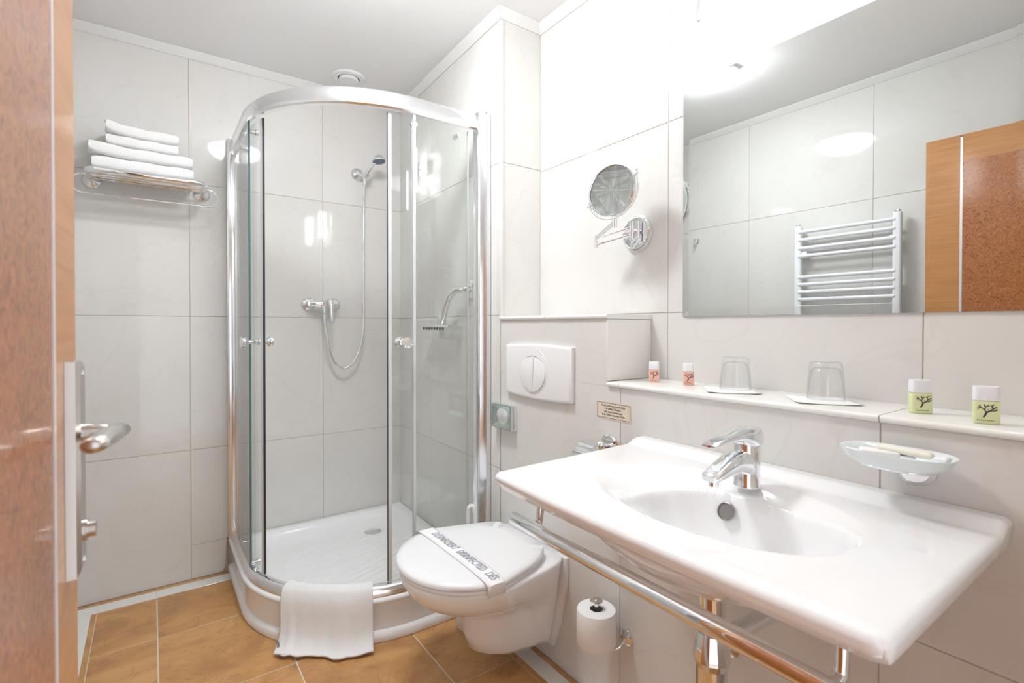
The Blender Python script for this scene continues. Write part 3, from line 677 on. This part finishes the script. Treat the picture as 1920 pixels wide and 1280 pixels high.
for y, rt_ in zip(gy, TOP):
    row = []
    for x, q in zip(gx, rt_):
        u = (x-.875)/.22; v = (y-.57)/.30; r = math.sqrt(u*u+v*v); e = min(x-bx0, y-by0, by1-y)
        z = ZR-.036+.010*max(0, 1-e/.03)*0 
        z -= .010*max(0, min(1, e/.04))*0
        if r < 1: z -= .125*(1-r*r)**.8
        z = min(z, q[2]-.010)
        ins = min(1, max(0, e)/.03)
        row.append((q[0]+.016*(1-min(1, (x-bx0)/.05)), q[1]+(.006 if y < .25 else -.006 if y > .93 else 0), z))
    BOT.append(row)
g = G(); ny, nx = len(gy), len(gx); nt_ = ny*nx
V = [q for r_ in TOP for q in r_]+[q for r_ in BOT for q in r_]; F = []
for i in range(ny-1):
    for k in range(nx-1):
        a = i*nx+k; F.append((a, a+1, a+nx+1, a+nx)); F.append((nt_+a, nt_+a+nx, nt_+a+nx+1, nt_+a+1))
for i in range(ny-1):
    a = i*nx; F.append((a, a+nx, nt_+a+nx, nt_+a)); a = i*nx+nx-1; F.append((a, nt_+a, nt_+a+nx, a+nx))
for k in range(nx-1):
    F.append((k, nt_+k, nt_+k+1, k+1)); a = (ny-1)*nx+k; F.append((a, a+1, nt_+a+1, nt_+a))
g.add(V, F).obj('basin', M_CER, t, smooth=60)
G().lathe([(.0185, 0), (.0185, .003), (.0165, .004), (.015, .001), (.001, .001)], (.962, .590, .819), (-.93, 0, .38), n=28).obj('overflow_hole', M_HOLE, t)
G().lathe([(.030, 0), (.030, .002), (.026, .004), (.001, .005)], (.84, .56, .7438), n=28).obj('drain_plug', M_CHROME, t)
t = thing('basin_faucet', 'chrome single-lever tap standing on the washbasin', 'faucet', (1.008, .575, ZR))
G().lathe([(.0285, 0), (.0285, .002), (.0262, .006), (.0255, .04), (.0255, .088), (.0245, .092), (.001, .092)], (1.012, .575, ZR+.0005), n=32).obj('tap_body', M_CHROME, t, smooth=50)
rings = []
for x, z, hw, hh in ((1.020, .908, .020, .028), (.990, .920, .0235, .026), (.96, .923, .0225, .020), (.925, .917, .0205, .0150), (.898, .910, .0190, .0115), (.882, .9055, .0180, .0095), (.877, .904, .014, .006)):
    rings.append([(x-hh*.25*sa, .575+hw*math.copysign(abs(ca)**.6, ca), z+hh*math.copysign(abs(sa)**.7, sa)) for ca, sa in [(math.cos(k*PI/10), math.sin(k*PI/10)) for k in range(20)]])
G().loft(rings).obj('spout', M_CHROME, t, smooth=50)
G().cyl((.893, .575, .903), (.891, .575, .888), .0105).obj('aerator', M_CHROME, t)
rings = []
for x, z, hw, hh in ((1.041, .966, .012, .014), (1.038, .967, .022, .019), (1.026, .969, .0275, .0215), (1.005, .971, .0285, .021), (.985, .974, .0265, .016), (.968, .9765, .0235, .0095), (.94, .976, .0205, .0068), (.905, .9725, .0185, .0052), (.882, .9695, .0175, .0040), (.874, .9685, .0140, .0022)):
    rings.append([(x, .575+hw*math.copysign(abs(ca)**.5, ca), z+hh*math.copysign(abs(sa)**.7, sa)) for ca, sa in [(math.cos(k*PI/10), math.sin(k*PI/10)) for k in range(20)]])
lv = G().loft(rings).obj('lever', M_CHROME, t, smooth=45)
tag(G().lathe([(.001, 0), (.0022, 0), (.0022, .0008), (.001, .001)], (.8725, .573, .9685), (-1, 0, 0), n=10).obj('temperature_dot', simple('red_dot', (.5, .03, .03), .4), lv), 'tiny red marker')
# towel rail under the basin
t = thing('basin_towel_rail', 'chrome towel rail hung under the front of the washbasin', 'towel rail', (.672, .55, .76))
G().tube([(.672, .935, .762), (.672, .932, .762), (.672, .10, .757), (.672, .097, .757)], [.0135, .0155, .0155, .0135], 28).obj('rail', M_CHROME, t, smooth=50)
for y in (.868, .27):
    G().tube(smooth_path([(.695, y, .833), (.695, y, .81), (.694, y, .785), (.690, y, .770), (.676, y, .765)], 4), .0085, 16).obj('bracket', M_CHROME, t, smooth=60)
# waste trap
t = thing('basin_trap', 'chrome bottle trap and waste pipe under the washbasin', 'pipe', (.89, .575, .45))
G().lathe([(.021, 0), (.021, .055), (.0175, .056), (.0175, .10)][::-1] and [(.020, -.12), (.020, 0), (.0255, .001), (.0255, .105), (.001, .105)], (.89, .575, .635)).obj('tailpiece', M_CHROME, t)
G().lathe([(.030, -.06), (.036, -.045), (.035, -.035), (.029, .0), (.027, .006), (.001, .008)], (.89, .575, .598), n=14).obj('slip_nut', M_CHROME, t, smooth=20)
G().lathe([(.001, -.02), (.024, -.02), (.030, -.012), (.030, .19), (.001, .19)], (.89, .575, .36)).obj('bottle', M_CHROME, t)
G().cyl((.91, .575, .578), (1.15, .575, .562), .018).obj('waste_pipe', M_CHROME, t)
G().lathe([(.034, 0), (.033, .006), (.022, .018), (.019, .02)], (X1-.0008, .575, .562), (-1, 0, 0)).obj('rosette', M_CHROME, t)
t = thing('stop_valve', 'small chrome angle valve on the wall under the washbasin', 'valve', (X1, .70, .47))
G().lathe([(.026, 0), (.025, .005), (.012, .012), (.010, .05)], (X1-.0008, .70, .41), (-1, 0, 0)).cyl((X1-.045, .70, .40), (X1-.045, .70, .445), .010).cyl((X1-.05, .70, .41), (X1-.085, .70, .41), .013).obj('valve_body', M_CHROME, t)
G().tube(smooth_path([(X1-.045, .70, .44), (X1-.04, .70, .56), (X1-.09, .67, .66), (X1-.15, .585, .74), (X1-.153, .58, .80)], 6), .005, 10).obj('supply_hose', M_CHROME, t)

# ------------------------------------------------------------------ paper rolls
t = thing('spare_roll_holder', 'upright chrome spare paper roll holder low on the wall', 'paper holder', (X1, 1.06, .30))
G().lathe([(.024, 0), (.023, .005), (.012, .012)], (X1-.0008, 1.035, .262), (-1, 0, 0)).obj('rosette', M_CHROME, t)
G().tube(smooth_path([(X1-.006, 1.035, .262), (X1-.03, 1.038, .242), (X1-.055, 1.06, .232), (X1-.078, 1.083, .238), (X1-.080, 1.085, .27), (X1-.080, 1.085, .33), (X1-.080, 1.085, .376)], 6), .0062, 14).obj('arm', M_CHROME, t, smooth=60)
G().lathe([(.001, 0), (.018, 0), (.019, .002), (.017, .005), (.008, .0062), (.007, .0095), (.001, .010)], (X1-.080, 1.085, .374)).obj('end_cap', M_NICKEL, t)
t = thing('paper_roll', 'white toilet paper roll on the upright spare holder', 'toilet paper', (X1-.080, 1.085, .25))
G().lathe([(.0195, .250), (.056, .250), (.0585, .253), (.0585, .348), (.0565, .352), (.0195, .352), (.0195, .250)], (X1-.080, 1.085, 0), n=48).obj('paper', M_PAPER, t, smooth=40)
G().lathe([(.0190, .251), (.0190, .3505), (.0180, .3505), (.0180, .251)], (X1-.080, 1.085, 0), n=32).obj('core', simple('core_card', (.30, .27, .26), .9), t)
t = thing('paper_holder', 'chrome covered toilet paper holder just behind the washbasin corner', 'paper holder', (X1, 1.10, .83))
G().lathe([(.040, 0), (.039, .006), (.034, .010), (.001, .012)], (X1-.0008, 1.105, .824), (-1, 0, 0)).obj('rosette', M_CHROME, t)
G().cyl((X1-.01, 1.105, .824), (X1-.066, 1.092, .836), .009).sphere((X1-.072, 1.078, .843), .0145).obj('hinge_knob', M_CHROME, t)
R = []
for x, z in ((X1-.03, .842), (X1-.07, .846), (X1-.098, .838), (X1-.118, .815), (X1-.125, .78), (X1-.126, .745)): R.append([(x, 1.085, z), (x, 1.152, z), (x, 1.152, z-.0015), (x, 1.085, z-.0015)])
G().loft(R).obj('cover_flap', M_CHROME, t, smooth=50)

# ------------------------------------------------------------------ magnifying mirror on a folding arm
t = thing('makeup_mirror', 'round chrome magnifying mirror on a folding wall arm', 'mirror', (X2, 1.179, 1.52))
bc = Vector((X2-.0008, 1.172, 1.518))
G().lathe([(.061, 0), (.062, .010), (.060, .015), (.054, .018), (.052, .016), (.001, .0165)], bc, (-1, 0, 0), n=48).obj('wall_disc', M_CHROME, t, smooth=30)
g = G(); px_ = X2-.045; g.cyl((px_, 1.165, 1.490), (px_, 1.165, 1.552), .0075).cyl((X2-.03, 1.150, 1.495), (X2-.03, 1.150, 1.553), .006).cyl((X2-.012, 1.16, 1.52), (px_, 1.165, 1.52), .009)
g.obj('pivot_post', M_CHROME, t)
hc = Vector((1.222, 1.156, 1.640)); hn = Vector((-.970, -.20, .09)).normalized()
EL = Vector((1.262, 1.268, 1.492)); SW = Vector((1.222, 1.145, 1.545))
g = G()
for dz in (-.012, .012): g.cyl(Vector((px_, 1.165, 1.521+dz)), EL+Vector((0, 0, dz)), .005, n=12)
g.cyl(EL-Vector((0, 0, .021)), EL+Vector((0, 0, .021)), .0052); g.obj('lower_arm', M_CHROME, t)
g = G()
for dz in (0, .012): g.cyl(EL+Vector((0, 0, dz+.004)), SW+Vector((0, 0, dz-.018)), .0045, n=12)
g.cyl(SW-Vector((0, 0, .026)), SW+Vector((0, 0, .010)), .008); g.obj('upper_arm', M_CHROME, t)
side = hn.cross(Vector((0, 0, 1))).normalized(); upd = side.cross(hn)
# yoke: half ring around the head
yk = [hc+.094*(math.cos(a)*side+math.sin(a)*upd) for a in [PI+i*PI/24*1.0 for i in range(25)]]
rot = Matrix.Rotation(math.radians(25), 3, hn)
yk = [hc+rot @ (p-hc) for p in yk]
G().tube(yk, .0036, 10).obj('yoke', M_CHROME, t, smooth=60)
for e, s_ in ((yk[0], 1), (yk[-1], -1)):
    d_ = (hc-e).normalized(); G().cyl(e-d_*.008, e+d_*.008, .0042, n=12).cyl(e-hn*.012*0+upd*-.006, e+upd*.012, .005, n=12).obj('yoke_screw', M_CHROME, t)
G().lathe([(.080, -.007), (.086, -.006), (.0875, 0), (.086, .006), (.082, .0075), (.0805, .006)], hc, hn, n=56, caps=False).obj('rim', M_CHROME, t, smooth=50)
G().lathe([(.0812, .0045), (.001, .0045)], hc, hn, n=56).obj('mirror_glass', M_MIRROR, t, smooth=0)
G().lathe([(.0812, -.0055), (.001, -.0060)], hc, hn, n=56).obj('back_mirror_glass', M_MIRROR, t)

# ------------------------------------------------------------------ wall mirror with bevelled edge
t = thing('wall_mirror', 'large rectangular wall mirror hanging above the tiled shelf', 'mirror', (X2, .6, 1.23))
my0, my1, mz0, mz1, bv = .214, .990, 1.230, 1.951, .022
xb_, xf = X2-.001, X2-.0065
def mr(x, i): return [(x, my0+i, mz0+i), (x, my1-i, mz0+i), (x, my1-i, mz1-i), (x, my0+i, mz1-i)]
G().loft([mr(xf, bv), mr(xf, bv+.001)], True, False)
G().add(mr(xf, bv), [(0, 1, 2, 3)]).obj('mirror_face', M_MIRROR, t, smooth=0)
G().loft([mr(xf+.0007, 0), mr(xf, bv)], False, False).obj('bevel', M_MIRROR, t, smooth=0)
G().loft([mr(xb_, 0), mr(xf+.0007, 0)], False, False).obj('glass_edge', simple('mirror_edge', (.45, .62, .60), .1), t, smooth=0)

# ------------------------------------------------------------------ radiator, hook on the left wall (seen in the mirror)
t = thing('towel_radiator', 'white ladder towel radiator on the left wall', 'radiator', (XL+.05, 1.17, .6))
for y in (.934, 1.403):
    G().rbox(XL+.040, XL+.072, y-.019, y+.019, .60, 1.765, .010, 3).obj('upright', M_RAD, t)
    G().lathe([(.013, 0), (.013, .006), (.001, .008)], (XL+.056, y, 1.766)).obj('end_plug', M_CHROME, t)
for z in (1.728, 1.683, 1.636, 1.592, 1.474, 1.433, 1.391, 1.349, 1.306, 1.264, 1.15, 1.108, 1.066, 1.024, .90, .858, .816, .774, .68, .64):
    G().cyl((XL+.066, .94, z), (XL+.066, 1.397, z), .0105, n=14).obj('rung', M_RAD, t)
for y, z in ((.955, 1.636), (1.375, 1.612)): G().cyl((XL+.001, y, z), (XL+.058, y, z), .010).cyl((XL+.052, y, z), (XL+.062, y, z), .018).obj('wall_bracket', M_RAD, t)
t = thing('robe_hook', 'tiny chrome hook on the left wall seen in the mirror', 'hook', (XL, 2.09, 1.78))
G().lathe([(.014, 0), (.014, .004), (.005, .007), (.005, .03), (.009, .033), (.009, .04), (.001, .042)], (XL+.0008, 2.09, 1.78), (1, 0, 0)).tube(smooth_path([(XL+.02, 2.09, 1.78), (XL+.03, 2.09, 1.755), (XL+.045, 2.09, 1.752), (XL+.05, 2.09, 1.768)], 4), .004, 10).obj('hook_body', M_CHROME, t)

# ------------------------------------------------------------------ shelf items
def bottle(label, x, y, h, w_, dpt, gel, ink, group, rot, name='toiletry_bottle'):
    t = thing(name, label, 'bottle', (x, y, ZS), group); t.rotation_euler = (0, 0, rot)
    def ring(z, a, b, p=4.0): return [(a*math.copysign(abs(math.cos(q))**(2/p), math.cos(q)), b*math.copysign(abs(math.sin(q))**(2/p), math.sin(q)), z) for q in [2*PI*k/32 for k in range(32)]]
    a, b = w_/2, dpt/2; hb = h*.62
    bd = G().loft([ring(.0003, a*.94, b*.9), ring(.003, a, b), ring(hb-.001, a*.99, b*.99), ring(hb, a*.9, b*.9)]).obj('gel_body', gel, t, smooth=40, local=True)
    G().loft([ring(hb+.0004, a*.97, b*.97), ring(h-.0012, a*.96, b*.96), ring(h, a*.93, b*.9)]).obj('cap', M_CAP, t, smooth=40, local=True)
    # printed twisted tree and small print, on the broad face (-y)
    g = G(); sc_ = hb*.62; x0, z0 = -a*.25, hb*.30
    br = [((0, 0), (.10, .16), (.16, .34), (.34, .46)), ((.16, .34), (.05, .55), (-.12, .66), (-.22, .82)), ((.05, .5), (.12, .72), (.02, .9)), ((.34, .46), (.5, .6), (.42, .8), (.55, .92)), ((.34, .46), (.58, .48), (.72, .6)), ((.5, .6), (.7, .76)), ((-.12, .66), (-.3, .68)), ((.12, .72), (.28, .84))]
    for bi, pts in enumerate(br):
        for (p, q) in zip(pts, pts[1:]):
            P0 = Vector((x0+p[0]*sc_, -b-.0002, z0+p[1]*sc_)); P1 = Vector((x0+q[0]*sc_, -b-.0002, z0+q[1]*sc_))
            d = (P1-P0).normalized(); nn = Vector((-d.z, 0, d.x))*(sc_*(.055 if bi == 0 else .032))
            g.add([P0-nn, P1-nn, P1+nn, P0+nn], [(0, 1, 2, 3)])
    rnd = random.Random(int(x*1000))
    for k in range(16):
        cx_, cz_2 = x0+sc_*rnd.uniform(-.3, .75), z0+sc_*rnd.uniform(.5, 1.0); e = sc_*.03
        g.add([(cx_-e, -b-.0002, cz_2), (cx_, -b-.0002, cz_2-e), (cx_+e, -b-.0002, cz_2), (cx_, -b-.0002, cz_2+e)], [(0, 1, 2, 3)])
    for k in range(9):
        xx = -a*.7+k*a*.14; g.add([(xx, -b-.0002, hb*.15), (xx+a*.08, -b-.0002, hb*.15), (xx+a*.08, -b-.0002, hb*.19), (xx, -b-.0002, hb*.19)], [(0, 1, 2, 3)])
    g.obj('printed_tree', ink, t, smooth=0, local=True)
    return t
gp, gg = 'pink toiletry bottles on the shelf', 'green toiletry bottles on the shelf'
bottle('small pink gel bottle at the far left end of the shelf', 1.267, 1.021, .064, .031, .022, M_PINK, M_INKR, gp, math.radians(-52))
bottle('small pink gel bottle nearer the upturned glass', 1.292, .915, .064, .031, .022, M_PINK, M_INKR, gp, math.radians(-56))
bottle('yellow-green gel bottle nearer the upturned glass', 1.256, .352, .0665, .037, .024, M_GREEN, M_INK, gg, math.radians(-50))
bottle('yellow-green gel bottle nearest the right edge of the picture', 1.218, .246, .0665, .0375, .026, M_GREEN, M_INK, gg, math.radians(-72))
def tumbler(label, x, y, r=.041):
    t = thing('drinking_glass', label, 'glass', (x, y, ZS+.002), 'upturned glasses on the shelf')
    h = .087; n = 40
    def rg(rad, z, flute): return [(rad*(1+flute*(math.cos(10*2*PI*k/n)))*math.cos(2*PI*k/n), rad*(1+flute*(math.cos(10*2*PI*k/n)))*math.sin(2*PI*k/n), z) for k in range(n)]
    R = [rg(r, .0008, 0), rg(r*.99, .02, 0), rg(r*.95, .040, 0), rg(r*.92, .046, .018), rg(r*.84, .078, .02), rg(r*.80, .085, .005), rg(r*.74, h, 0), rg(r*.5, h-.001, 0),
         rg(r*.1, h-.003, 0), rg(r*.1, h-.014, 0), rg(r*.62, h-.014, 0), rg(r*.74, h-.018, 0), rg(r*.88, .040, 0), rg(r*.95, .001, 0), rg(r, .0008, 0)]
    G().loft(R, False, False).obj('glass_body', M_GLASSW, t, smooth=50, local=True)
    return t
tumbler('upturned clear glass on a napkin, left of the two', 1.298, .772, .040)
tumbler('upturned clear glass on a napkin, right of the two', 1.300, .545, .040)
def napkin(label, x, y, a, s=.13):
    t = thing('paper_napkin', label, 'napkin', (x, y, ZS), 'napkins under the glasses')
    g = G(); P = []
    for i in range(9):
        P.append([])
        for k in range(9):
            u, v = (i/8-.5), (k/8-.5); X = u*s; Y = v*s; z = .0012+.004*max(0, abs(u)+abs(v)-.72)*2
            P[-1].append((X*math.cos(a)-Y*math.sin(a), X*math.sin(a)+Y*math.cos(a), z))
    g.grid(P); o = g.obj('folded_sheet', M_NAP, t, smooth=60, local=True); m = o.modifiers.new('s', 'SOLIDIFY'); m.thickness = .0009; return t
napkin('white paper napkin under the left upturned glass', 1.268, .765, math.radians(38))
napkin('white paper napkin under the right upturned glass', 1.270, .540, math.radians(38))

# ------------------------------------------------------------------ soap dish
t = thing('soap_dish', 'frosted glass soap dish in a chrome wall ring', 'soap dish', (X1, .338, .94))
G().lathe([(.033, 0), (.032, .008), (.024, .016), (.001, .018)], (X1-.0008, .330, .936), (-1, 0, 0)).obj('rosette', M_CHROME, t)
G().tube([(1.098+.040*math.cos(a), .340+.058*math.sin(a), .948) for a in [2*PI*i/32 for i in range(32)]], .0035, 10, closed=True).cyl((X1-.014, .335, .942), (X1-.030, .337, .947), .007).obj('ring', M_CHROME, t)
def el(a, b, z, p=2.6): return [(1.096+a*math.copysign(abs(math.cos(q))**(2/p), math.cos(q)), .342+b*math.copysign(abs(math.sin(q))**(2/p), math.sin(q)), z) for q in [2*PI*k/48 for k in range(48)]]
G().loft([el(.030, .045, .9445), el(.042, .062, .949), el(.054, .080, .962), el(.0575, .086, .9745), el(.055, .083, .9745), el(.048, .074, .962), el(.036, .055, .9535), el(.02, .03, .9525)]).obj('dish', M_FROST, t, smooth=60)
def packet(label, c, a, tilt, ln, colr):
    t = thing('wrapped_soap', label, 'soap', c, 'wrapped soaps in the dish'); t.rotation_euler = (tilt, 0, a)
    G().rbox(-.014, .014, -ln/2, ln/2, 0, .010, .0045, 3).obj('soap_bar', colr, t, smooth=60, local=True)
    for s in (1, -1):
        g = G(); P = []
        for i in range(5): P.append([(-.010-.0015*i+k*(.020+.003*i)/8, s*(ln/2-.001+i*.0055), .005+(.0025*i/4)*math.sin(k*2.1+s)) for k in range(9)])
        g.grid(P)
        o = g.obj('wrapper_end', M_NAP, t, smooth=60, local=True); m = o.modifiers.new('s', 'SOLIDIFY'); m.thickness = .0006
    return t
packet('wrapped soap lying on top, along the wall side of the dish', (1.108, .332, .9695), math.radians(4), .05, .080, M_SOAP)
packet('wrapped soap lying slanted at the left of the dish', (1.090, .366, .9635), math.radians(28), .03, .060, M_NAP)

# ------------------------------------------------------------------ bath mat over the tray edge
t = thing('bath_mat', 'white terry bath mat hung over the shower tray rim to the floor', 'bath mat', (.52, 1.95, 0))
prof = [(.150, .118), (.11, .122), (.085, .135), (.068, .170), (.056, .195), (.045, .2135), (.030, .2155), (.014, .210), (.003, .198), (-.007, .172), (-.012, .14), (-.015, .11), (-.019, .08), (-.027, .05), (-.042, .026), (-.060, .012), (-.072, .009)]
pr_ = smooth_path([(a, 0, b) for a, b in prof], 5); P = []; NW = 60
a0, a1 = PI+math.radians(34.5), PI+math.radians(71.5)
for i in range(NW+1):
    s = i/NW; a = a0+(a1-a0)*s; row = []
    c, sn = math.cos(a), math.sin(a)
    for k, q in enumerate(pr_):
        d, z = q.x, q.z; kk = k/(len(pr_)-1); lower = max(0, (kk-.45)/.55)
        wob = (.010*math.sin(s*9+1)+.006*math.sin(s*17+kk*3)+.004*math.sin(s*31))*lower
        fold = .018*math.exp(-((s-.13)/.035)**2)*lower**1.5
        r = CR-d+wob*.8+fold+.002
        z2 = z+(.010*max(0, math.sin(s*7+.5))+.006)*lower**3*.6
        r2 = min(r, CR+.085)
        # sheet edges fall straight, not fanned
        aa = a+lower*.062*(1-s)**1.5
        row.append((CX+r2*math.cos(aa), CY+r2*math.sin(aa), max(z2, .006)))
    P.append(row)
g = G(); g.grid(P); o = g.obj('terry_sheet', M_TOWEL, t, smooth=180); m = o.modifiers.new('s', 'SOLIDIFY'); m.thickness = .006; m.offset = 0
tag(G().add([(.376, 1.995, .045), (.371, 1.998, .045), (.366, 1.990, .006), (.378, 1.984, .006), (.374, 1.992, .045)], [(0, 1, 2, 3)]).obj('care_label', simple('care_grey', (.25, .27, .32), .7), t, smooth=0), 'small dark grey care label')
